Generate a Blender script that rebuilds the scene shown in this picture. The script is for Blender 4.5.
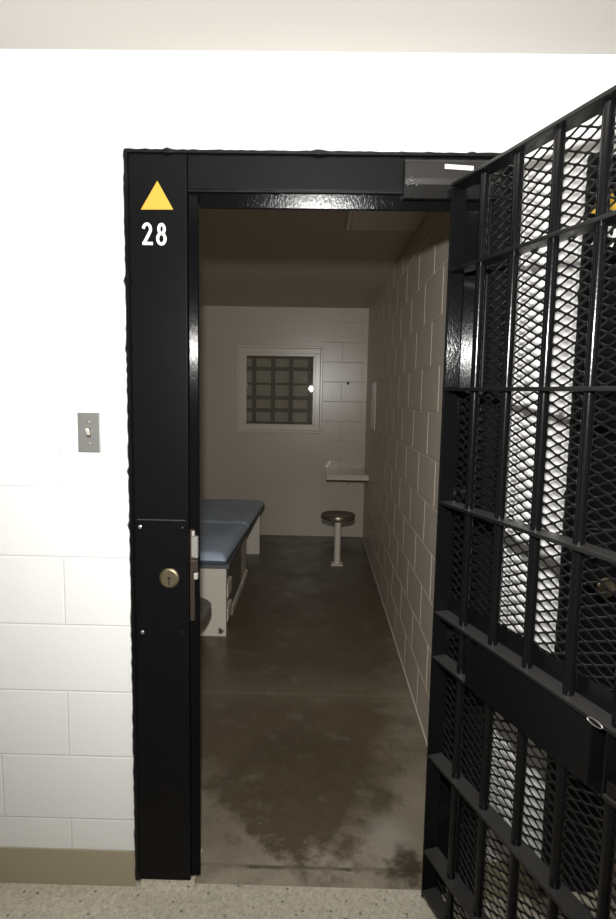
import bpy, bmesh, math, random
from mathutils import Vector, Matrix
random.seed(7)
S = bpy.context.scene
for o in list(bpy.data.objects):
    bpy.data.objects.remove(o)
COL = S.collection

# ------------------------------------------------------------------ camera
CAM_Y, CAM_Z = -1.6235, 1.5034
PITCH, ROLL, YAW, FPX = 0.11117, 0.01763, 0.01446, 583.44
def make_camera():
    f = Vector((-math.sin(YAW) * math.cos(PITCH), math.cos(YAW) * math.cos(PITCH), -math.sin(PITCH)))
    rt = Vector((math.cos(YAW), math.sin(YAW), 0)); up = rt.cross(f)
    c, s = math.cos(ROLL), math.sin(ROLL)
    r2 = c * rt + s * up; u2 = -s * rt + c * up
    cd = bpy.data.cameras.new('camera'); cam = bpy.data.objects.new('camera', cd); COL.objects.link(cam)
    m = Matrix((r2, u2, -f)).transposed().to_4x4(); m.translation = Vector((0, CAM_Y, CAM_Z))
    cam.matrix_world = m
    cd.sensor_fit = 'VERTICAL'; cd.sensor_height = 36; cd.lens = FPX * 36 / 919
    cd.clip_start = 0.01
    S.camera = cam
make_camera()

# ------------------------------------------------------------------ world, flash, exposure
W = bpy.data.worlds.new('world'); S.world = W; W.use_nodes = True
W.node_tree.nodes['Background'].inputs[0].default_value = (1, 0.96, 0.9, 1)
W.node_tree.nodes['Background'].inputs[1].default_value = 0.02
# the camera's own flash, a little above and left of the lens
fl = bpy.data.lights.new('camera_flash', 'SPOT'); flo = bpy.data.objects.new('camera_flash', fl); COL.objects.link(flo)
flo.location = (-0.012, -1.63, 1.74)
flo.rotation_euler = Vector((0.03, 1, 0.12)).to_track_quat('-Z', 'Y').to_euler()
fl.energy = 210; fl.spot_size = math.radians(140); fl.spot_blend = 0.75; fl.shadow_soft_size = 0.022
fl.color = (1, 0.988, 0.96)
S.view_settings.view_transform = 'Standard'; S.view_settings.look = 'None'
S.view_settings.gamma = 1; S.view_settings.use_curve_mapping = False
S.view_settings.exposure = 0.0

# ------------------------------------------------------------------ materials
def mat(name, col, rough=0.5, metal=0.0, spec=0.5):
    m = bpy.data.materials.new(name); m.use_nodes = True
    b = m.node_tree.nodes['Principled BSDF']
    b.inputs['Base Color'].default_value = (*col, 1); b.inputs['Roughness'].default_value = rough
    b.inputs['Metallic'].default_value = metal; b.inputs['Specular IOR Level'].default_value = spec
    return m
def N(m, t, **kw):
    n = m.node_tree.nodes.new(t)
    for k, v in kw.items():
        if k in n.inputs: n.inputs[k].default_value = v
        else: setattr(n, k, v)
    return n
def L(m, a, b): m.node_tree.links.new(a, b)
def P(m): return m.node_tree.nodes['Principled BSDF']
def pos(m): return N(m, 'ShaderNodeNewGeometry').outputs['Position']
def mixc(m, fac, a, b, blend='MIX'):
    n = m.node_tree.nodes.new('ShaderNodeMix'); n.data_type = 'RGBA'; n.blend_type = blend
    for s, v in ((n.inputs[0], fac), (n.inputs[6], a), (n.inputs[7], b)):
        if hasattr(v, 'is_linked'): L(m, v, s)
        elif isinstance(v, (int, float)): s.default_value = v
        else: s.default_value = (*v, 1)
    return n.outputs[2]
def math_(m, op, a, b=0.0, c=None):
    n = m.node_tree.nodes.new('ShaderNodeMath'); n.operation = op
    for i, v in enumerate((a, b, c)):
        if v is None: continue
        if hasattr(v, 'is_linked'): L(m, v, n.inputs[i])
        else: n.inputs[i].default_value = v
    return n.outputs[0]
def ramp(m, fac, stops):
    n = m.node_tree.nodes.new('ShaderNodeValToRGB'); L(m, fac, n.inputs[0])
    e = n.color_ramp.elements
    while len(e) < len(stops): e.new(0.5)
    for i, (p, v) in enumerate(stops):
        e[i].position = p; e[i].color = (*(v if not isinstance(v, (int, float)) else (v, v, v)), 1)
    return n.outputs[0]
def noise(m, scale, detail=3, rough=0.5, vec=None):
    n = N(m, 'ShaderNodeTexNoise', Scale=scale, Detail=detail, Roughness=rough)
    L(m, vec if vec is not None else pos(m), n.inputs['Vector']); return n.outputs[0]
def bump(m, h, strength, dist=0.01, prev=None):
    n = N(m, 'ShaderNodeBump', Strength=strength, Distance=dist); L(m, h, n.inputs['Height'])
    if prev: L(m, prev, n.inputs['Normal'])
    L(m, n.outputs[0], P(m).inputs['Normal']); return n.outputs[0]

def bumpy(name, col, rough, scale, strength, dist=0.002, metal=0.0, spec=0.5):
    m = mat(name, col, rough, metal, spec); bump(m, noise(m, scale, 3), strength, dist); return m

def block_mat(name, col, axis, off, z0, rough=0.45, joint=0.005, bstr=0.6, grain=60, mask_x=None, gstr=0.25):
    """painted concrete block: running bond of 16 x 8 inch blocks"""
    m = mat(name, col, rough)
    sep = N(m, 'ShaderNodeSeparateXYZ'); L(m, pos(m), sep.inputs[0])
    cmb = N(m, 'ShaderNodeCombineXYZ')
    L(m, math_(m, 'SUBTRACT', sep.outputs[axis], off + 0.2032), cmb.inputs[0])
    L(m, math_(m, 'SUBTRACT', sep.outputs[2], z0), cmb.inputs[1])
    br = N(m, 'ShaderNodeTexBrick'); L(m, cmb.outputs[0], br.inputs['Vector'])
    br.inputs['Scale'].default_value = 1; br.inputs['Mortar Size'].default_value = joint
    br.inputs['Mortar Smooth'].default_value = 0.9; br.inputs['Brick Width'].default_value = 0.4064
    br.inputs['Row Height'].default_value = 0.2032; br.offset = 0.5; br.offset_frequency = 2
    fac = br.outputs['Fac']
    if mask_x is not None:
        fac = math_(m, 'MULTIPLY', fac, math_(m, 'GREATER_THAN', sep.outputs[0], mask_x))
    base = mixc(m, math_(m, 'MULTIPLY', ramp(m, noise(m, 2.2, 4), [(0.4, 0), (0.7, 1)]), 0.35), col, tuple(c * 0.93 for c in col))
    base = mixc(m, math_(m, 'MULTIPLY', fac, 0.5), base, tuple(c * 0.9 for c in col))
    L(m, base, P(m).inputs['Base Color'])
    b1 = bump(m, noise(m, grain, 4, 0.6), gstr, 0.002)
    n = N(m, 'ShaderNodeBump', Strength=bstr, Distance=0.006, invert=True); L(m, fac, n.inputs['Height']); L(m, b1, n.inputs['Normal'])
    L(m, n.outputs[0], P(m).inputs['Normal'])
    return m

XJ, Z0 = -0.7226, 0.0108
M = {}
M['front'] = block_mat('white_block_paint', (0.80, 0.797, 0.78), 0, XJ, Z0, 0.5, 0.004, 0.35)
M['cellR'] = block_mat('cream_block_paint', (0.68, 0.61, 0.505), 1, 0.31, Z0, 0.42, 0.0001, 0.0, 28, gstr=0.6)
M['cellB'] = block_mat('cream_back_wall_paint', (0.57, 0.51, 0.42), 0, 0.045, Z0, 0.27, 0.003, 0.28, 30, mask_x=0.057)
M['cellL'] = block_mat('cream_side_wall_paint', (0.66, 0.585, 0.49), 1, 0.1, Z0, 0.42)
M['ceil'] = bumpy('corridor_ceiling_paint', (0.60, 0.575, 0.54), 0.6, 40, 0.1)
M['cceil'] = bumpy('cell_ceiling_paint', (0.60, 0.535, 0.425), 0.6, 40, 0.1)
M['fixture'] = mat('cream_light_panel', (0.70, 0.62, 0.50), 0.35)
M['base'] = bumpy('olive_vinyl_base', (0.36, 0.32, 0.22), 0.45, 25, 0.1)
M['black'] = bumpy('black_gloss_paint', (0.004, 0.004, 0.0044), 0.25, 60, 0.3, 0.002, spec=0.3)
M['blackface'] = bumpy('black_satin_paint', (0.0045, 0.0045, 0.005), 0.30, 30, 0.05, 0.002, spec=0.15)
M['blackrail'] = bumpy('scuffed_black_paint', (0.022, 0.021, 0.021), 0.32, 40, 0.3, 0.002, spec=0.45)
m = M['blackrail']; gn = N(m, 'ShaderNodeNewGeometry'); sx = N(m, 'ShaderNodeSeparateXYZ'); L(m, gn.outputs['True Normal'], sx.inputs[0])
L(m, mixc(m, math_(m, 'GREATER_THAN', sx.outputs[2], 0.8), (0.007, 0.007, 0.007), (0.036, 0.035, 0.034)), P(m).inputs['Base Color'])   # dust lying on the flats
M['blackbar'] = bumpy('black_bar_paint', (0.004, 0.004, 0.0044), 0.17, 90, 0.3, 0.001, spec=0.3)
M['blackmesh'] = mat('black_mesh_paint', (0.007, 0.007, 0.007), 0.33, 0, 0.5)
m = M['blackshine'] = mat('brushed_black_enamel', (0.004, 0.004, 0.0044), 0.13, 0, 0.05)
mp = N(m, 'ShaderNodeMapping'); L(m, pos(m), mp.inputs[0]); mp.inputs['Scale'].default_value = (1, 1, 0.25)
bump(m, noise(m, 260, 3, 0.6, mp.outputs[0]), 0.3, 0.001)
M['closer'] = bumpy('dark_bronze_paint', (0.011, 0.0098, 0.009), 0.4, 30, 0.1)
M['tape'] = mat('white_tape', (0.85, 0.85, 0.82), 0.5)
M['yellow'] = mat('yellow_paint', (0.56, 0.34, 0.035), 0.5)
M['white'] = mat('white_sign_paint', (0.85, 0.85, 0.82), 0.5)
M['brass'] = bumpy('worn_brass', (0.22, 0.185, 0.115), 0.42, 80, 0.2, 0.001, metal=0.85)
M['steel'] = bumpy('worn_steel', (0.55, 0.53, 0.5), 0.35, 60, 0.2, 0.001, metal=0.9)
M['latch'] = bumpy('bright_latch_steel', (0.46, 0.44, 0.40), 0.4, 90, 0.8, 0.001, metal=0.35)
M['weld'] = bumpy('scuffed_weld', (0.05, 0.05, 0.05), 0.4, 120, 0.5)
M['dullsteel'] = bumpy('dull_brown_steel', (0.075, 0.06, 0.048), 0.4, 60, 0.3, 0.001, metal=0.7)
M['plate'] = bumpy('brushed_grey_plate', (0.26, 0.26, 0.25), 0.45, 200, 0.1, 0.001, metal=0.5)
M['cream'] = mat('cream_metal_paint', (0.74, 0.68, 0.58), 0.35)
M['creamg'] = mat('cream_gloss_paint', (0.70, 0.64, 0.54), 0.25)
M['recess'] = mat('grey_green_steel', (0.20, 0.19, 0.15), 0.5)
M['bars'] = mat('brown_grill_paint', (0.15, 0.122, 0.095), 0.5)
M['screen'] = bumpy('grey_frosted_panel', (0.44, 0.385, 0.33), 0.5, 60, 0.3)
M['seat'] = bumpy('dark_stool_steel', (0.20, 0.165, 0.12), 0.3, 40, 0.1, metal=0.6)
M['toilet'] = bumpy('toilet_steel', (0.30, 0.275, 0.235), 0.3, 30, 0.1, metal=0.5)
M['hole'] = mat('black_hole', (0.004, 0.004, 0.004), 0.6)
M['mirror'] = mat('steel_mirror', (0.6, 0.56, 0.5), 0.12, 1.0)

# mattress vinyl
m = M['vinyl'] = mat('blue_vinyl', (0.27, 0.34, 0.42), 0.42)
L(m, mixc(m, ramp(m, noise(m, 3, 4), [(0.35, 0), (0.7, 1)]), (0.40, 0.485, 0.60), (0.48, 0.565, 0.68)), P(m).inputs['Base Color'])
bump(m, noise(m, 9, 3), 0.4, 0.02)
M['vinyldark'] = mat('dark_blue_vinyl', (0.07, 0.085, 0.11), 0.5)
# cream bunk panel with a rust stain at the foot of the near panel
m = M['panel'] = mat('bunk_panel_paint', (0.74, 0.68, 0.58), 0.4)
sp = N(m, 'ShaderNodeVectorMath', operation='DISTANCE'); L(m, pos(m), sp.inputs[0]); sp.inputs[1].default_value = (-0.572, 1.845, 0.035)
dd = math_(m, 'ADD', sp.outputs['Value'], math_(m, 'MULTIPLY', math_(m, 'SUBTRACT', noise(m, 60, 3), 0.5), 0.06))
L(m, mixc(m, ramp(m, dd, [(0.008, 1), (0.022, 0)]), (0.74, 0.68, 0.58), (0.07, 0.045, 0.025)), P(m).inputs['Base Color'])
# glass
m = M['glass'] = mat('window_glass', (0.9, 0.9, 0.88), 0.02)
tr = N(m, 'ShaderNodeBsdfTransparent'); tr.inputs[0].default_value = (0.93, 0.93, 0.9, 1)
gl = N(m, 'ShaderNodeBsdfGlossy', Roughness=0.012); gb = N(m, 'ShaderNodeBump', Strength=0.05, Distance=0.001)
L(m, noise(m, 60, 5, 0.7), gb.inputs['Height']); L(m, gb.outputs[0], gl.inputs['Normal'])
fr = N(m, 'ShaderNodeFresnel', IOR=1.5); mx = N(m, 'ShaderNodeMixShader')
L(m, fr.outputs[0], mx.inputs[0]); L(m, tr.outputs[0], mx.inputs[1]); L(m, gl.outputs[0], mx.inputs[2])
L(m, mx.outputs[0], m.node_tree.nodes['Material Output'].inputs['Surface'])

# corridor terrazzo
m = M['terrazzo'] = mat('terrazzo', (0.4, 0.38, 0.32), 0.4)
v = N(m, 'ShaderNodeTexVoronoi', Scale=130.0); L(m, pos(m), v.inputs['Vector'])
chips = ramp(m, v.outputs['Color'], [(0.15, (0.38, 0.34, 0.27)), (0.45, (0.59, 0.54, 0.44)), (0.7, (0.66, 0.605, 0.495)), (0.95, (0.82, 0.76, 0.64))])
sm = ramp(m, noise(m, 45, 4), [(0.3, (0.55, 0.50, 0.40)), (0.7, (0.67, 0.615, 0.50))])
c = mixc(m, 0.5, chips, sm)
v2 = N(m, 'ShaderNodeTexVoronoi', Scale=28.0); L(m, pos(m), v2.inputs['Vector'])
c = mixc(m, ramp(m, v2.outputs['Distance'], [(0.10, 0.8), (0.15, 0.0)]), c, (0.15, 0.13, 0.10))
L(m, c, P(m).inputs['Base Color'])

# cell concrete: brown sealed floor, worn pale near the door, a dark stain in the middle
m = M['concrete'] = mat('sealed_concrete', (0.16, 0.13, 0.1), 0.33)
sep = N(m, 'ShaderNodeSeparateXYZ'); L(m, pos(m), sep.inputs[0])
n1 = noise(m, 3.0, 6, 0.62); n2 = noise(m, 9, 6, 0.65); n3 = noise(m, 40, 4, 0.6)
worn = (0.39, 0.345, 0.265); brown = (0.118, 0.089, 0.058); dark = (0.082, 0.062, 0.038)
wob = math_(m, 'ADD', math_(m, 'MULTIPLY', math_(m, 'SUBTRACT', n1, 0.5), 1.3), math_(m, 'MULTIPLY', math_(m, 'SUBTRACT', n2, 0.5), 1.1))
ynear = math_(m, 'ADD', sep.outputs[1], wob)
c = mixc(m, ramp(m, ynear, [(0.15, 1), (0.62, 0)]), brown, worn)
# pale strip along the right wall
xr = math_(m, 'SUBTRACT', 0.62, math_(m, 'ADD', sep.outputs[0], math_(m, 'MULTIPLY', wob, 0.35)))
xr = math_(m, 'ADD', xr, math_(m, 'MULTIPLY', sep.outputs[1], 0.16))
c = mixc(m, ramp(m, xr, [(0.15, 0.8), (0.5, 0)]), c, (0.31, 0.275, 0.215))
# stain blob
vm = N(m, 'ShaderNodeVectorMath', operation='SUBTRACT'); L(m, pos(m), vm.inputs[0]); vm.inputs[1].default_value = (-0.03, 0.50, 0)
vs = N(m, 'ShaderNodeVectorMath', operation='MULTIPLY'); L(m, vm.outputs[0], vs.inputs[0]); vs.inputs[1].default_value = (2.7, 2.35, 0)
vl = N(m, 'ShaderNodeVectorMath', operation='LENGTH'); L(m, vs.outputs[0], vl.inputs[0])
bl = math_(m, 'ADD', vl.outputs['Value'], math_(m, 'MULTIPLY', wob, 1.2))
c = mixc(m, ramp(m, bl, [(0.66, 0.9), (0.95, 0)]), c, dark)
c = mixc(m, ramp(m, n2, [(0.38, 0.45), (0.6, 0)]), c, (0.11, 0.085, 0.058))
c = mixc(m, ramp(m, n3, [(0.60, 0), (0.75, 0.2)]), c, (0.30, 0.265, 0.20))
# dirt line across the threshold and dirty right corner
dl = math_(m, 'ABSOLUTE', math_(m, 'SUBTRACT', math_(m, 'ADD', sep.outputs[1], math_(m, 'MULTIPLY', math_(m, 'SUBTRACT', n2, 0.5), 0.03)), 0.085))
dlm = math_(m, 'MULTIPLY', ramp(m, dl, [(0.003, 0.9), (0.011, 0)]), ramp(m, n2, [(0.42, 0.15), (0.6, 1)]))
c = mixc(m, dlm, c, (0.05, 0.04, 0.03))
vd = N(m, 'ShaderNodeVectorMath', operation='DISTANCE'); L(m, pos(m), vd.inputs[0]); vd.inputs[1].default_value = (0.33, 0.10, 0)
cm = math_(m, 'ADD', vd.outputs['Value'], math_(m, 'MULTIPLY', math_(m, 'SUBTRACT', n2, 0.5), 0.35))
c = mixc(m, ramp(m, cm, [(0.03, 0.9), (0.10, 0)]), c, (0.05, 0.038, 0.025))
# pale worn band by the joint, and pale blotches
bd = math_(m, 'ABSOLUTE', math_(m, 'SUBTRACT', math_(m, 'ADD', sep.outputs[1], math_(m, 'MULTIPLY', wob, 0.35)), 1.22))
c = mixc(m, ramp(m, bd, [(0.03, 0.30), (0.22, 0)]), c, (0.25, 0.215, 0.155))
n4 = noise(m, 7, 5, 0.6)
c = mixc(m, ramp(m, n4, [(0.56, 0), (0.66, 0.33)]), c, (0.25, 0.22, 0.165))
pz = N(m, 'ShaderNodeVectorMath', operation='DISTANCE'); L(m, pos(m), pz.inputs[0]); pz.inputs[1].default_value = (0.275, 0.24, 0)  # worn pale patch by the right corner, with the reflection there painted in
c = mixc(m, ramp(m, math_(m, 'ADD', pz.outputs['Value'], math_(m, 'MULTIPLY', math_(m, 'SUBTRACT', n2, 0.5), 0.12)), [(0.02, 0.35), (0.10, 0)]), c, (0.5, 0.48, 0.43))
# construction joint
jl = math_(m, 'ABSOLUTE', math_(m, 'SUBTRACT', math_(m, 'ADD', sep.outputs[1], math_(m, 'MULTIPLY', math_(m, 'SUBTRACT', n1, 0.5), 0.03)), 1.17))
c = mixc(m, ramp(m, jl, [(0.004, 0.3), (0.016, 0)]), c, (0.25, 0.22, 0.16))
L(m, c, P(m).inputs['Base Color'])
L(m, ramp(m, n1, [(0.3, 0.28), (0.7, 0.5)]), P(m).inputs['Roughness'])
bump(m, n3, 0.08, 0.003)

# ------------------------------------------------------------------ mesh helpers
class MB:
    def __init__(s): s.v = []; s.f = []
    def add(s, vs, fs):
        n = len(s.v); s.v += [tuple(p) for p in vs]; s.f += [tuple(i + n for i in f) for f in fs]; return s
    def box(s, x0, x1, y0, y1, z0, z1):
        vs = [(x, y, z) for z in (z0, z1) for y in (y0, y1) for x in (x0, x1)]
        return s.add(vs, [(0, 2, 3, 1), (4, 5, 7, 6), (0, 1, 5, 4), (2, 6, 7, 3), (0, 4, 6, 2), (1, 3, 7, 5)])
    def prism(s, pts, a, b, axis):
        """polygon pts (two coords) extruded from a to b along axis 0,1,2"""
        def mk(p, t):
            q = list(p); q.insert(axis, t); return tuple(q)
        n = len(pts)
        vs = [mk(p, a) for p in pts] + [mk(p, b) for p in pts]
        fs = [tuple(range(n)), tuple(range(2 * n - 1, n - 1, -1))] + [(i, i + n, (i + 1) % n + n, (i + 1) % n) for i in range(n)]
        return s.add(vs, fs)
    def bar(s, p, q, w, t, nrm):
        """flat bar from p to q, width w in plane, thickness t along nrm"""
        p, q, nrm = Vector(p), Vector(q), Vector(nrm).normalized(); d = (q - p).normalized(); k = d.cross(nrm) * (w / 2); h = nrm * (t / 2)
        vs = [p - k - h, p + k - h, p + k + h, p - k + h, q - k - h, q + k - h, q + k + h, q - k + h]
        return s.add(vs, [(3, 2, 1, 0), (4, 5, 6, 7), (0, 1, 5, 4), (1, 2, 6, 5), (2, 3, 7, 6), (3, 0, 4, 7)])
    def lathe(s, c, prof, axis=(0, 0, 1), n=24, sx=1, sy=1):
        c = Vector(c); a = Vector(axis).normalized(); u = a.orthogonal().normalized(); w = a.cross(u)
        k = len(prof); vs = []; fs = []
        for i in range(n):
            t = 2 * math.pi * i / n
            for r, h in prof: vs.append(c + u * (r * math.cos(t) * sx) + w * (r * math.sin(t) * sy) + a * h)
        for i in range(n):
            j = (i + 1) % n
            for q in range(k - 1): fs.append((i * k + q, j * k + q, j * k + q + 1, i * k + q + 1))
        fs.append(tuple(i * k for i in reversed(range(n)))); fs.append(tuple(i * k + k - 1 for i in range(n)))
        return s.add(vs, fs)
    def tube(s, pts, radii, n=8):
        vs = []; fs = []; K = len(pts)
        for i, p in enumerate(pts):
            d = (Vector(pts[min(i + 1, K - 1)]) - Vector(pts[max(i - 1, 0)])).normalized()
            u = d.cross(Vector((0, 1, 0)) if abs(d.y) < 0.9 else Vector((1, 0, 0))).normalized(); w = d.cross(u)
            r = radii if isinstance(radii, (int, float)) else radii[i]
            for j in range(n):
                t = 2 * math.pi * j / n; vs.append(Vector(p) + u * r * math.cos(t) + w * r * math.sin(t))
        for i in range(K - 1):
            for j in range(n): fs.append((i * n + j, i * n + (j + 1) % n, (i + 1) * n + (j + 1) % n, (i + 1) * n + j))
        fs.append(tuple(reversed(range(n)))); fs.append(tuple((K - 1) * n + j for j in range(n)))
        return s.add(vs, fs)
    def build(s, name, m, parent=None, bevel=0.0, seg=2, smooth=False):
        me = bpy.data.meshes.new(name); bm = bmesh.new()
        bv = [bm.verts.new(p) for p in s.v]
        for f in s.f:
            try: bm.faces.new([bv[i] for i in f])
            except ValueError: pass
        bmesh.ops.recalc_face_normals(bm, faces=bm.faces)
        if bevel: bmesh.ops.bevel(bm, geom=[e for e in bm.edges if e.calc_face_angle(0) > 0.5], offset=bevel, segments=seg, affect='EDGES', profile=0.5)
        bm.to_mesh(me); bm.free(); me.materials.append(m)
        if smooth:
            for p in me.polygons: p.use_smooth = True
            me.set_sharp_from_angle(angle=math.radians(40))
        o = bpy.data.objects.new(name, me); COL.objects.link(o)
        if parent: o.parent = parent
        return o
def thing(name, label, cat, loc=(0, 0, 0), rz=0, group=None):
    o = bpy.data.objects.new(name, None); COL.objects.link(o); o.location = loc; o.rotation_euler = (0, 0, rz)
    o.empty_display_size = 0.1
    return tag(o, label, cat, group)
def tag(o, label, cat, group=None):
    o['label'] = label; o['category'] = cat
    if group: o['group'] = group
    return o
def struct(o, label=None, cat=None):
    o['kind'] = 'structure'
    if label: o['label'] = label
    if cat: o['category'] = cat
    return o

# ------------------------------------------------------------------ setting
XL, XR = -0.522, 0.504           # outer edges of this cell's door frame
NXT = 1.223                      # pitch to the next cell's frame
FT = 2.137                       # top of frames
CE = 2.388; YB = 4.488; XW = 0.508; WT = 0.20
XLEFT = -1.30
b = MB()
X0, X1 = -3.2, 3.6
b.box(X0, XL, 0, WT, 0, CE); b.box(XL, XR, 0, WT, FT, CE); b.box(XR, XL + NXT, 0, WT, 0, CE)
b.box(XL + NXT, XR + NXT, 0, WT, FT, CE); b.box(XR + NXT, X1, 0, WT, 0, CE)
struct(b.build('wall_front', M['front']), 'white painted block wall around the black door frame', 'wall')
struct(MB().box(X0, X1, -3.2, 0.013, -0.1, 0).build('floor', M['terrazzo']), 'pale speckled terrazzo floor of the corridor', 'floor')
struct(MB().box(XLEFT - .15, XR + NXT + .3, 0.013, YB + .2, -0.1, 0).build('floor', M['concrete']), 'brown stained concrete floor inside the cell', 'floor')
struct(MB().box(X0, X1, -3.2, WT, CE, CE + .1).build('ceiling', M['ceil']), 'pale corridor ceiling above the white block wall', 'ceiling')
struct(MB().box(XLEFT - .15, XR + NXT + .3, WT, YB + .2, CE, CE + .1).build('ceiling', M['cceil']), 'dim cream ceiling inside the cell', 'ceiling')
# back wall with window hole
WX0, WX1, WZ0, WZ1 = -0.775, -0.018, 1.155, 1.925
b = MB()
b.box(XLEFT - .15, WX0, YB, YB + .2, 0, CE); b.box(WX1, XR + NXT + .3, YB, YB + .2, 0, CE)
b.box(WX0, WX1, YB, YB + .2, 0, WZ0); b.box(WX0, WX1, YB, YB + .2, WZ1, CE)
struct(b.build('wall_back', M['cellB']), 'cream far wall of the cell with the barred window', 'wall')
b = MB()
b.box(XW + .0024, 0.72, WT, YB, 0, CE)
def block(b, y0, y1, z0, z1):
    e, g = 0.005, 0.0025
    if y1 - y0 < .02 or z1 - z0 < .02: return
    y0 += g; y1 -= g; z0 += g; z1 -= g
    X_ = XW + .0025
    vs = [(X_, y0, z0), (X_, y1, z0), (X_, y1, z1), (X_, y0, z1), (XW, y0 + e, z0 + e), (XW, y1 - e, z0 + e), (XW, y1 - e, z1 - e), (XW, y0 + e, z1 - e)]
    b.add(vs, [(4, 5, 6, 7), (0, 1, 5, 4), (1, 2, 6, 5), (2, 3, 7, 6), (3, 0, 4, 7)])
for k in range(-1, 12):
    z0, z1 = max(0, Z0 + .2032 * k), min(CE, Z0 + .2032 * (k + 1))
    y = (0.1 if k % 2 else 0.6) * .4064 - .4064
    while y < YB:
        block(b, max(y, WT), min(y + .4064, YB), z0, z1); y += .4064
struct(b.build('wall_right', M['cellR']), 'cream block side wall on the right inside the cell', 'wall')
struct(MB().prism([(XW - .006, .0005), (XW - .0005, .0005), (XW - .0005, .008)], WT + .01, YB - .001, 1).build('highlight_strip_1', M['cream']), 'thin pale strip standing in for the edge highlight along the foot of the right cell wall', 'trim')  # pale strip added to draw the edge highlight along the wall foot
struct(MB().box(XLEFT - .15, XLEFT, WT, YB, 0, CE).build('wall_left', M['cellL']), 'cream side wall beside the bunk', 'wall')
struct(MB().box(XR + NXT + .15, XR + NXT + .3, WT, YB, 0, CE).build('wall_far_right', M['cellL']), 'side wall of the neighbouring cell', 'wall')
struct(MB().box(X0, X1, -3.35, -3.2, 0, CE).build('wall_behind', M['front']), 'white block wall across the corridor', 'wall')
b = MB()
b.box(X0, XL - 0.002, -0.006, -0.0003, 0.0, 0.117); b.box(XR + .002, XL + NXT - .002, -0.006, -0.0003, 0.0, 0.117); b.box(XR + NXT + .002, X1, -0.006, -0.0003, 0.0, 0.117)
struct(b.build('baseboard_front', M['base'], bevel=0.002), 'olive base strip along the white block wall', 'baseboard')

# ---- window
win = bpy.data.objects.new('window_1', None); COL.objects.link(win); win.location = (0, YB, 0); struct(win, 'cream framed window with a brown grid of bars in the cell far wall', 'window')
b = MB()
ox0, ox1, oz0, oz1 = -0.846, 0.050, 1.098, 1.999
def ring(b, x0, x1, z0, z1, w, y0, y1):
    b.box(x0, x1, y0, y1, z0, z0 + w); b.box(x0, x1, y0, y1, z1 - w, z1)
    b.box(x0, x0 + w, y0, y1, z0 + w, z1 - w); b.box(x1 - w, x1, y0, y1, z0 + w, z1 - w)
ring(b, ox0, ox1, oz0, oz1, 0.028, -0.022, -0.001)
b.build('outer_frame', M['creamg'], win, bevel=0.006)
b = MB(); ring(b, ox0 + .028, ox1 - .028, oz0 + .028, oz1 - .028, 0.05, -0.012, -0.001)
# sloping splay from the frame to the glass
b.build('frame_face', M['creamg'], win, bevel=0.003)
b = MB(); ring(b, WX0, WX1, WZ0, WZ1, 0.034, 0.001, 0.13)
b.build('inner_frame', M['creamg'], win, bevel=0.004)
ix0, ix1, iz0, iz1 = WX0 + .034, WX1 - .034, WZ0 + .034, WZ1 - .034
def py_(x, z, o): return o + .0088 * (x - (ix0 + ix1) / 2) + .0094 * (z - (iz0 + iz1) / 2)     # the pane sits a hair out of true
pn = MB().add([(x, py_(x, z, o), z) for o in (.012, .017) for z in (iz0, iz1) for x in (ix0, ix1)], [(0, 1, 3, 2), (4, 6, 7, 5), (0, 4, 5, 1), (2, 3, 7, 6), (0, 2, 6, 4), (1, 5, 7, 3)]).build('pane', M['glass'], win)
for x in (-0.667, -0.469, -0.283, -0.083):
    MB().box(x - .021, x + .021, 0.034, 0.050, iz0, iz1).build('window_bar', M['bars'], win, bevel=0.004)
for z, w in ((1.877, .012), (1.763, .018), (1.607, .011), (1.463, .018), (1.333, .018), (1.2, .012)):
    MB().box(ix0, ix1, 0.0345, 0.0495, z - w, z + w).build('window_crossbar', M['bars'], win, bevel=0.003)
MB().box(ix0, ix1, 0.070, 0.082, iz0, iz1).build('backing_panel', M['screen'], win)

# ------------------------------------------------------------------ strokes for painted digits
def arc(cx, cz, rx, rz, a0, a1, n=16):
    return [(cx + rx * math.cos(math.radians(a0 + (a1 - a0) * i / n)), cz + rz * math.sin(math.radians(a0 + (a1 - a0) * i / n))) for i in range(n + 1)]
DIG = {'2': [arc(.46, .74, .34, .24, 165, -30) + [(.55, .42), (.14, .04)], [(.10, .05), (.92, .05)]],
       '8': [arc(.5, .755, .27, .215, 0, 360), arc(.48, .285, .36, .255, 0, 360)],
       '9': [arc(.48, .69, .34, .27, 0, 360), [(.83, .72), (.78, .4), (.55, .02)]]}
def digits(b, txt, x, z, w, h, gap, th, y0, y1):
    for ch in txt:
        for k, st in enumerate(DIG[ch]):
            pts = [Vector((x + p[0] * w, z + p[1] * h)) for p in st]
            closed = (pts[0] - pts[-1]).length < 1e-5
            Lp, Rp = [], []
            K = len(pts)
            for i in range(K):
                if closed: d = pts[(i + 1) % (K - 1)] - pts[(i - 1) % (K - 1)]
                else: d = pts[min(i + 1, K - 1)] - pts[max(i - 1, 0)]
                d.normalize(); nn = Vector((-d.y, d.x)) * th / 2
                if not closed:
                    if i == 0: pts[i] = pts[i] - d * th * .3
                    if i == K - 1: pts[i] = pts[i] + d * th * .3
                Lp.append(pts[i] + nn); Rp.append(pts[i] - nn)
            dy = 0.0002 * k
            for i in range(K - 1):
                q = [Lp[i], Lp[i + 1], Rp[i + 1], Rp[i]]
                b.prism([(p.x, p.y) for p in q], y0 - dy, y1, 1)
        x += w + gap

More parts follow.
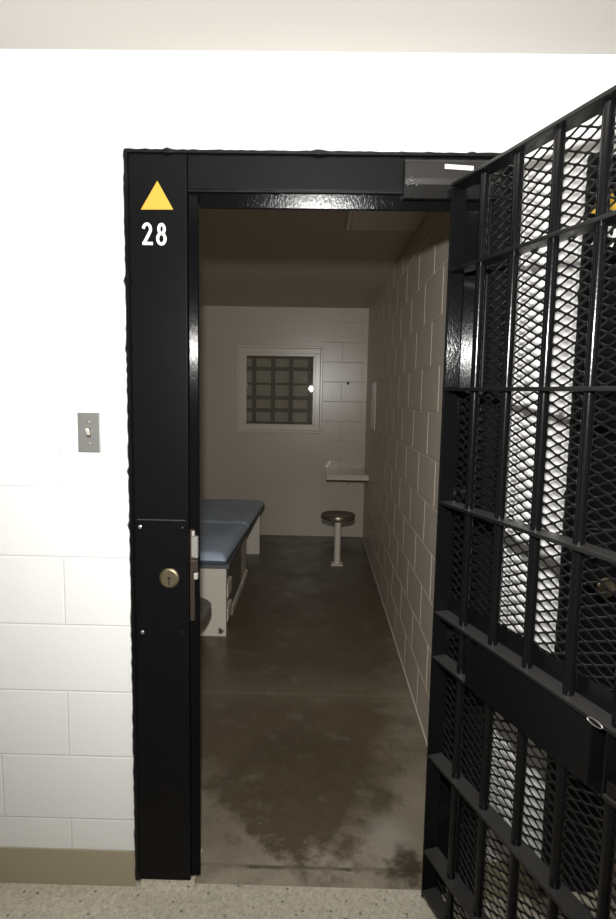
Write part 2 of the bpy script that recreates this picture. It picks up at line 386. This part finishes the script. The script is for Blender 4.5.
# ------------------------------------------------------------------ door frames
def bead(b, p, q, r):
    n = int((Vector(q) - Vector(p)).length / 0.014); pts = []; rad = []
    for i in range(n + 1):
        c = Vector(p).lerp(Vector(q), i / n); pts.append((c.x, c.y, c.z))
        rad.append(r * (1 + random.uniform(-.17, .17) + (0.55 if random.random() < .03 else 0)))
    b.tube(pts, rad, 6)
def door_frame(x0, label, txt, tri, dig, lockx, closer):
    t = thing('door_frame', label, 'door frame', (x0, 0, 0), 0, 'black steel cell door frames')
    Y0, Y1 = -0.008, 0.12
    W_, FW = XR - XL, 0.164
    hx = 0.345 - XL                           # hinge side of the opening
    MB().box(0, FW, Y0, Y1, 0.026, FT).build('jamb', M['blackface'], t, bevel=0.004)
    MB().box(FW, W_, Y0 + .002, Y1, 2.04, FT).build('header', M['blackface'], t, bevel=0.004)
    MB().box(hx + .10, W_, Y0, Y1, 0.0, 2.04).build('jamb', M['blackface'], t, bevel=0.004)
    # stops round the opening: glossy, slightly dished towards the opening
    MB().prism([(FW + .0005, 0.000), (FW + .028, 0.0053), (FW + .028, .012), (FW + .0005, .012)], 0.035, 2.0395, 2).build('door_stop', M['blackshine'], t, bevel=0.003)
    MB().prism([(0.000, 2.0395), (0.0095, 1.997), (.016, 1.997), (.016, 2.0395)], FW + .0305, hx + .0995, 0).build('door_stop', M['blackshine'], t, bevel=0.003)
    MB().prism([(hx + .004, 0.0176), (hx + .0995, -0.008), (hx + .0995, .02), (hx + .004, .024)], 0.0, 1.9995, 2).build('hinge_plate', M['blackshine'], t, bevel=0.003)
    b = MB(); bead(b, (0.0025, -0.007, 0.03), (0.0025, -0.007, FT), 0.009); b.build('sealant', M['black'], t, smooth=True)
    b = MB(); bead(b, (0, -0.008, FT - .003), (W_, -0.008, FT - .003), 0.0075); b.build('sealant', M['black'], t, smooth=True)
    b = MB(); bead(b, (W_ - .004, -0.008, 0.03), (W_ - .004, -0.008, FT), 0.0035); b.build('sealant', M['black'], t, smooth=True)
    b = MB(); bead(b, (FW + .002, -0.008, 2.035), (hx, -0.008, 2.037), 0.004); b.build('weld_bead', M['black'], t, smooth=True)
    MB().prism([(p[0] - x0, p[1]) for p in tri], Y0 - .0012, Y0 + .0005, 1).build('triangle_mark', M['yellow'], t)['label'] = 'yellow painted triangle'
    b = MB(); digits(b, txt, dig[0] - x0, dig[1], 0.028, 0.054, 0.010, 0.0078, Y0 - .0012, Y0 + .0005)
    b.build('number_mark', M['white'], t)['label'] = 'white painted number ' + txt
    # lock cover plate
    lx = lockx - x0
    lp = MB().box(lx - .094, lx + .049, Y0 - .003, Y0 + .001, 0.797, 1.142).build('lock_plate', M['blackface'], t, bevel=0.0012)
    for sx, sz in ((-.083, 1.122), (.036, 1.12), (-.080, 0.812), (-.022, .812), (.033, .812)):
        MB().lathe((lx + sx, Y0 - .003, sz), [(.0055, 0), (.0055, .001), (.003, .0022)], (0, -1, 0), 12).build('screw', M['steel'] if sx < -.05 else M['blackface'], lp, smooth=True)
    cy = MB().lathe((lx, Y0 - .003, 0.976), [(.0285, 0), (.0285, .004), (.0255, .007), (.0225, .0075), (.0215, .006), (.0, .006)], (0, -1, 0), 32).build('lock_cylinder', M['brass'], lp, smooth=True)
    b = MB(); b.lathe((lx, Y0 - .0088, 0.976), [(.0045, 0), (.0045, .0006), (0, .0006)], (0, -1, 0), 12); b.box(lx - .0015, lx + .0015, Y0 - .0096, Y0 - .0085, 0.956, 0.976)
    b.build('keyway', M['hole'], cy)
    b = MB(); bead(b, (lx - .09, Y0 - .002, 1.143), (lx + .046, Y0 - .002, 1.143), .0015); b.build('weld_bead', M['weld'], lp)
    # strike and latch set in the stop
    sp = MB().box(FW + .001, FW + .015, -0.0015, 0.012, 0.845, 1.115).build('strike_plate', M['dullsteel'], t, bevel=0.002)
    b = MB(); b.prism([(FW + .005, -.001), (FW + .0255, -.013), (FW + .0255, .01), (FW + .005, .01)], 1.034, 1.096, 2); b.box(FW + .008, FW + .017, -.010, .0, 1.098, 1.112)
    b.build('latch_bolt', M['latch'], sp, bevel=0.002)['label'] = 'bright steel latch bolt'
    MB().box(FW + .003, FW + .025, -0.008, 0.01, 0.992, 1.027).build('latch_catch', M['dullsteel'], sp, bevel=0.002)
    MB().box(FW + .014, FW + .0255, -0.011, 0.01, 0.972, 0.990).build('latch_tab', M['latch'], sp, bevel=0.002)
    # foot shoe
    MB().box(0.012, FW + .012, -0.004, 0.12, 0.0, 0.0255).build('foot_block', M['terrazzo'], t)
    if closer:
        cx0, cx1 = 0.215 - x0, 0.468 - x0
        cb = MB().prism([(-.0085, 2.018), (-.0085, 2.121), (-.020, 2.118), (-.030, 2.108), (-.032, 2.066), (-.027, 2.054), (-.027, 2.018)], cx0, cx1, 0).build('closer_box', M['closer'], t, bevel=0.003)
        MB().box(cx0 + .002, cx1 - .004, -.029, -.0265, 2.018, 2.052).build('closer_lip', M['black'], cb)
        MB().bar((0.318 - x0, -.0325, 2.096), (0.392 - x0, -.0325, 2.092), 0.012, .002, (0, -1, 0.25)).build('tape_strip', M['tape'], cb)['label'] = 'white tape strip'
        b = MB()
        for _ in range(14):
            px_, pz_ = cx0 + random.uniform(.005, .045), random.uniform(2.045, 2.07); b.box(px_, px_ + .002, -.0328, -.0315, pz_, pz_ + .0015)
        b.build('scratch', M['plate'], cb)
    return t
door_frame(XL, 'black steel door frame marked with a yellow triangle and white 28', '28', [(-0.4815, 1.986), (-0.3945, 1.987), (-0.4365, 2.060)], (-0.4785, 1.896), -0.413, True)
door_frame(XL + NXT, 'neighbouring black door frame with brass lock, seen through the open gate mesh', '29', [(0.700 + .008, 1.991), (0.795, 1.992), (0.752, 2.066)], (0.718, 1.908), 0.825, False)

# ------------------------------------------------------------------ the open gate
A = math.radians(20)
gate = thing('barred_gate', 'open black barred gate backed with diamond mesh, hinged on the right of the doorway', 'gate', (0.333, -0.05, 0.0), A - math.pi / 2)
GW, GD = 0.71, 0.044
GT = 2.0486
RZ = [GT, 1.8337, 1.5275, 1.2214, 0.9113, 0.7818, 0.4865, 0.1925, 0.062]
MB().box(0, .006, 0, GD, 0.04, GT - .0125).build('stile', M['blackface'], gate, bevel=0.001)
MB().prism([(0.0065, 0.004), (0.0225, 0.0325), (0.0225, 0.036), (0.0065, 0.036)], RZ[2] + .002, RZ[1] - .014, 2).build('hinge_leaf', M['blackshine'], gate)
MB().box(GW - .012, GW, 0, GD, 0.04, GT - .0125).build('stile', M['black'], gate, bevel=0.0015)
for z in RZ:
    for sa, sb in ([(.0065, .1575), (.6005, GW - .0125)] if z == RZ[5] else [(0.0065 if z < GT else 0, GW - .0125 if z < GT else GW)]):
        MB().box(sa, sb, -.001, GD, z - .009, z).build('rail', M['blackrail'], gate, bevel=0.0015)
BS = [0.113 + 0.1227 * k for k in range(5)]
for k, s in enumerate(BS):
    b = MB()
    for (za, zb) in ([(0.055, RZ[5] - .006), (RZ[4] - .006, GT - .0125)] if k else [(0.055, GT - .0125)]):
        b.lathe((s, 0.022, za), [(.0115, 0), (.0115, zb - za)], (0, 0, 1), 16)
    b.build('bar', M['blackbar'], gate, smooth=True)
SWD, LWD, SW = 0.0243, 0.0545, 0.0040
def mesh_panel(s0, s1, z0, z1, y=GD + .003):
    b = MB(); sl = SWD / LWD
    for sg in (1, -1):
        # lines z = sg*sl*s + c
        c0 = min(z0 - sg * sl * s0, z0 - sg * sl * s1); c1 = max(z1 - sg * sl * s0, z1 - sg * sl * s1)
        k = math.floor(c0 / SWD)
        while k * SWD < c1:
            c = k * SWD; k += 1
            a, e = s0, s1
            za, ze = sg * sl * a + c, sg * sl * e + c
            # clip in z
            lo, hi = sorted(((z0 - c) / (sg * sl), (z1 - c) / (sg * sl)))
            a, e = max(a, lo), min(e, hi)
            if e - a < .004: continue
            b.bar((a, y + .0011 * sg, sg * sl * a + c), (e, y + .0011 * sg, sg * sl * e + c), SW, .0024, (0, 1, 0.35))
    # solid knuckles where strands join
    i0 = int(s0 / (LWD / 2)) ; i1 = int(s1 / (LWD / 2)) + 1
    for i in range(i0, i1 + 1):
        x = i * LWD / 2
        if not (s0 + .006 < x < s1 - .006): continue
        j = math.floor(z0 / (SWD / 2)) 
        while j * SWD / 2 < z1 - .004:
            if (i + j) % 2 == 0 and j * SWD / 2 > z0 + .004:
                b.bar((x - .0065, y, j * SWD / 2), (x + .0065, y, j * SWD / 2), .0064, .0040, (0, 1, 0.3))
            j += 1
    return b.build('mesh_panel', M['blackmesh'], gate)
for i in range(len(RZ) - 1):
    z1, z0 = RZ[i] - .006, RZ[i + 1] - .006
    s0, s1 = 0.012, GW - .012
    if i in (0, 1, 6): s0 = BS[0]
    if i == 4: s1 = 0.158
    mesh_panel(s0, s1, z0, z1)
MB().box(0.012, GW - .013, GD + .0055, GD + .0105, 0.900, 0.954).build('mesh_clamp_strip', M['black'], gate, bevel=0.001)
MB().box(0.012, GW - .013, GD - .003, GD - .0005, 0.9115, 0.954).build('mesh_clamp_strip', M['black'], gate, bevel=0.001)
# lock box between the two middle rails
lb = MB()
lb.box(0.20, 0.565, 0.0, 0.003, 0.7722, 0.899); lb.box(0.20, 0.203, 0.003, 0.057, 0.7722, 0.899); lb.box(0.562, 0.565, 0.003, 0.057, 0.7722, 0.899); lb.box(0.163, 0.595, 0.003, 0.057, 0.7722, 0.7752); lb.box(0.158, 0.163, 0.003, 0.06, 0.7722, 0.899); lb.box(0.595, 0.60, 0.003, 0.06, 0.7722, 0.899); lb.box(0.163, 0.595, 0.057, 0.06, 0.7722, 0.899)
lb = lb.build('lock_box', M['blackface'], gate, bevel=0.001)
MB().prism([(0.604, 0.7822), (0.66, 0.7822), (0.66, 0.812), (0.604, 0.812)], 0.004, 0.044, 1).build('bolt_housing', M['black'], lb, bevel=0.002)
pts = [(0.573 + .018 * math.cos(a), -0.0015, 0.905 + .0055 * math.sin(a)) for a in [2 * math.pi * i / 24 for i in range(25)]]
MB().tube(pts, 0.0012, 6).build('slot_rim', M['steel'], lb, smooth=True)['label'] = 'bright oval slot rim'
for z in (0.33, 1.05, 1.70):      # hinge knuckles
    MB().lathe((-0.006, 0.020, z - .05), [(.005, 0), (.007, .003), (.007, .097), (.005, .1)], (0, 0, 1), 14).build('hinge', M['black'], gate, smooth=True)

# ------------------------------------------------------------------ light switch
t = thing('light_switch', 'grey metal light switch plate on the white block wall', 'light switch', (-0.637, 0, 1.3865))
MB().box(-.0315, .0315, -.006, -.0005, -.0555, .0555).build('plate', M['plate'], t, bevel=0.002)
MB().box(-.0055, .0055, -.0075, -.006, -.012, .012).build('toggle_collar', M['dullsteel'], t)
MB().prism([(-.006, -.009), (-.006, .006), (-.018, .013), (-.019, .007)], -.0045, .0045, 0).build('toggle', M['cream'], t, bevel=0.001)['label'] = 'ivory toggle'
for z in (-.030, .030):
    MB().lathe((0, -.006, z), [(.0035, 0), (.0035, .001), (.002, .0018)], (0, -1, 0), 12).build('screw', M['plate'], t, smooth=True)

# ------------------------------------------------------------------ bunk
BX = -0.535; PX = -0.54
t = thing('bunk', 'cream painted fixed bunk against the left side of the cell', 'bunk', (-0.92, 2.8, 0))
def bb(name, m, x0, x1, y0, y1, z0, z1, bev=0.003):
    return MB().box(x0 + .92, x1 + .92, y0 - 2.8, y1 - 2.8, z0, z1).build(name, m, t, bevel=bev)
M['bunkdeck'] = mat('grey_bunk_deck', (0.13, 0.135, 0.14), 0.5)
bb('platform', M['bunkdeck'], XLEFT + .004, PX + .02, 1.84, 3.77, 0.432, 0.462)
bb('support_panel', M['panel'], XLEFT + .004, PX, 1.845, 1.895, 0, 0.4315)
bb('support_panel', M['panel'], XLEFT + .004, PX - .03, 3.09, 3.13, 0, 0.4315)
bb('support_panel', M['panel'], XLEFT + .004, PX + .022, 3.72, 3.76, 0, 0.4315)
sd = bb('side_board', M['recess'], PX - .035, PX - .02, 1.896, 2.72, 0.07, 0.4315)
bb('side_board', M['panel'], PX - .04, PX - .025, 2.721, 3.089, 0.03, 0.4315)
bb('kick_strip', M['panel'], PX - .028, PX - .012, 2.2, 3.089, 0.0, 0.05)
bb('bracket', M['cream'], PX - .019, PX + .004, 1.90, 2.07, 0.225, 0.315)
bb('bracket', M['cream'], PX - .019, PX + .004, 1.90, 2.07, 0.075, 0.16)

# mattress: vinyl pad with a raised head end
def mattress():
    t = thing('mattress', 'blue vinyl mattress with a raised head end on the bunk', 'mattress', (-0.92, 2.8, 0.4625), -0.033)
    x0, x1 = -0.33, 0.414; y0, y1 = -0.965, 0.93
    NX, NY = 36, 90; vs = []; fs = []
    def top(u, v):
        x = x0 + (x1 - x0) * u; y = y0 + (y1 - y0) * v
        e = min(u, 1 - u) * (x1 - x0); g = min(v, 1 - v) * (y1 - y0)
        r = .045
        q = 1 - max(0, 1 - e / r) ** 2; w = 1 - max(0, 1 - g / r) ** 2
        h = .030 + .035 * math.sqrt(max(0, q)) * math.sqrt(max(0, w))
        # pillow swell near the camera end
        if v < .46: h += .026 * math.sin(math.pi * min(1, max(0, (v - .0) / .46))) ** .6 * min(1, e / .1)
        h -= .018 * math.exp(-((v - .475) / .012) ** 2)
        h += .006 * math.sin(x * 9 + y * 3) * math.sin(y * 5 - x * 4) * min(1, e / .08) * min(1, g / .08)
        return (x, y, h)
    for j in range(NY + 1):
        for i in range(NX + 1): vs.append(top(i / NX, j / NY))
    n = len(vs)
    for j in range(NY):
        for i in range(NX): a = j * (NX + 1) + i; fs.append((a, a + 1, a + NX + 2, a + NX + 1))
    rim = [i for i in range(NX + 1)] + [j * (NX + 1) + NX for j in range(1, NY + 1)] + [NY * (NX + 1) + i for i in range(NX - 1, -1, -1)] + [j * (NX + 1) for j in range(NY - 1, 0, -1)]
    base = []
    for k in rim:
        v = vs[k]; base.append(len(vs)); vs.append((v[0], v[1], .0245))
    K = len(rim)
    for k in range(K): fs.append((rim[k], base[k], base[(k + 1) % K], rim[(k + 1) % K]))
    fs.append(tuple(base))
    MB().add(vs, fs).build('pad', M['vinyl'], t, smooth=True)
    MB().box(x0 - .004, x1 + .003, y0 - .003, y1 + .01, 0.0005, .024).build('base_sheet', M['vinyldark'], t, bevel=.006)['label'] = 'dark blue underside sheet'
mattress()

# ------------------------------------------------------------------ toilet (only the bowl front shows past the jamb)
t = thing('toilet', 'dark steel toilet bowl just inside the door, beside the bunk end', 'toilet', (-0.795, 1.28, 0))
b = MB()
prof = []
secs = [(0.0, .11, .14), (.10, .10, .13), (.20, .13, .15), (.28, .19, .17), (.35, .245, .185), (.40, .265, .19), (.425, .265, .19), (.428, .255, .18), (.42, .20, .13), (.36, .17, .11), (.30, .08, .06)]
n = 36; vs = []; fs = []
for (z, rx, ry) in secs:
    for i in range(n):
        a = 2 * math.pi * i / n; vs.append((rx * math.cos(a) + (0 if z > .3 else -.06 * (1 - z / .3)), ry * math.sin(a), z * .955))
for k in range(len(secs) - 1):
    for i in range(n): fs.append((k * n + i, k * n + (i + 1) % n, (k + 1) * n + (i + 1) % n, (k + 1) * n + i))
fs.append(tuple(range(n))); fs.append(tuple((len(secs) - 1) * n + i for i in range(n)))
b.add(vs, fs).build('bowl', M['toilet'], t, smooth=True)
cb = MB().box(-.495, -.266, -.25, .25, 0, .80).build('cabinet', M['toilet'], t, bevel=.01)
MB().lathe((-.38, 0, .8005), [(.13, 0), (.13, .01), (.11, .012), (.10, .002), (0, .001)], n=28).build('basin', M['toilet'], cb, smooth=True)

# ------------------------------------------------------------------ stool, desk, mirror, hook, fixture
t = thing('stool', 'round dark stool on a cream post bolted to the cell floor', 'stool', (0.201, 3.448, 0))
MB().lathe((0, 0, .405), [(.10, 0.012), (.142, .014), (.150, .022), (.150, .050), (.146, .056), (.138, .057), (.130, .052), (0, .051)], n=40).build('seat', M['seat'], t, smooth=True)
MB().lathe((0, 0, .013), [(.029, 0), (.029, .392)], n=24).build('post', M['cream'], t, smooth=True)
MB().box(-.052, .052, -.052, .052, 0, .0125).build('base_plate', M['cream'], t, bevel=.003)
MB().lathe((0, 0, .385), [(.035, 0), (.09, .0315)], n=24).build('seat_flange', M['cream'], t, smooth=True)

t = thing('wall_desk', 'cream steel desk shelf fixed in the far right corner of the cell', 'desk', (0.30, 4.2, 0))
MB().box(-.203, .206, -.27, .286, .724, .740).build('desk_top', M['creamg'], t, bevel=.003)
MB().box(-.203, .206, -.27, -.262, .690, .7235).build('front_lip', M['creamg'], t, bevel=.002)
MB().box(-.203, -.195, -.2615, .286, .690, .7235).build('side_lip', M['creamg'], t, bevel=.002)
MB().prism([(-.02, .7235), (.286, .7235), (.286, .55), (.26, .55)], .03, .042, 0).build('bracket', M['creamg'], t)
MB().box(.01, .07, .0, .02, .655, .7235).build('hanger_tab', M['recess'], t, bevel=.003)

t = thing('wall_mirror', 'narrow cream edged steel mirror on the right block wall of the cell', 'mirror', (XW, 3.63, 1.41))
b = MB()
for (ya, yb, za, zb) in ((-.16, .16, .196, .21), (-.16, .16, -.21, -.196), (-.16, -.148, -.196, .196), (.148, .16, -.196, .196)):
    b.box(-.009, -.001, ya, yb, za, zb)
b.build('rim', M['creamg'], t, bevel=.003)
MB().box(-.006, -.001, -.1475, .1475, -.1955, .1955).build('mirror_face', M['creamg'], t)

t = thing('coat_hook', 'small dark hook on the far wall right of the window', 'hook', (0.313, YB, 1.625))
MB().box(-.011, .011, -.006, -.0005, -.014, .020).build('hook_plate', M['recess'], t, bevel=.002)
MB().tube([(0, -.006, -.002), (0, -.025, -.006), (0, -.035, .0), (0, -.037, .012)], [.008, .008, .007, .006], 10).build('peg', M['hole'], t, smooth=True)

t = thing('ceiling_fixture', 'flat cream light panel on the cell ceiling behind the door header', 'ceiling light', (0.33, 1.32, CE))
MB().box(-.20, .20, -.30, .30, -.010, -.0005).build('housing', M['creamg'], t, bevel=.006)
MB().box(-.175, .175, -.275, .275, -.014, -.0105).build('diffuser', M['fixture'], t, bevel=.004)
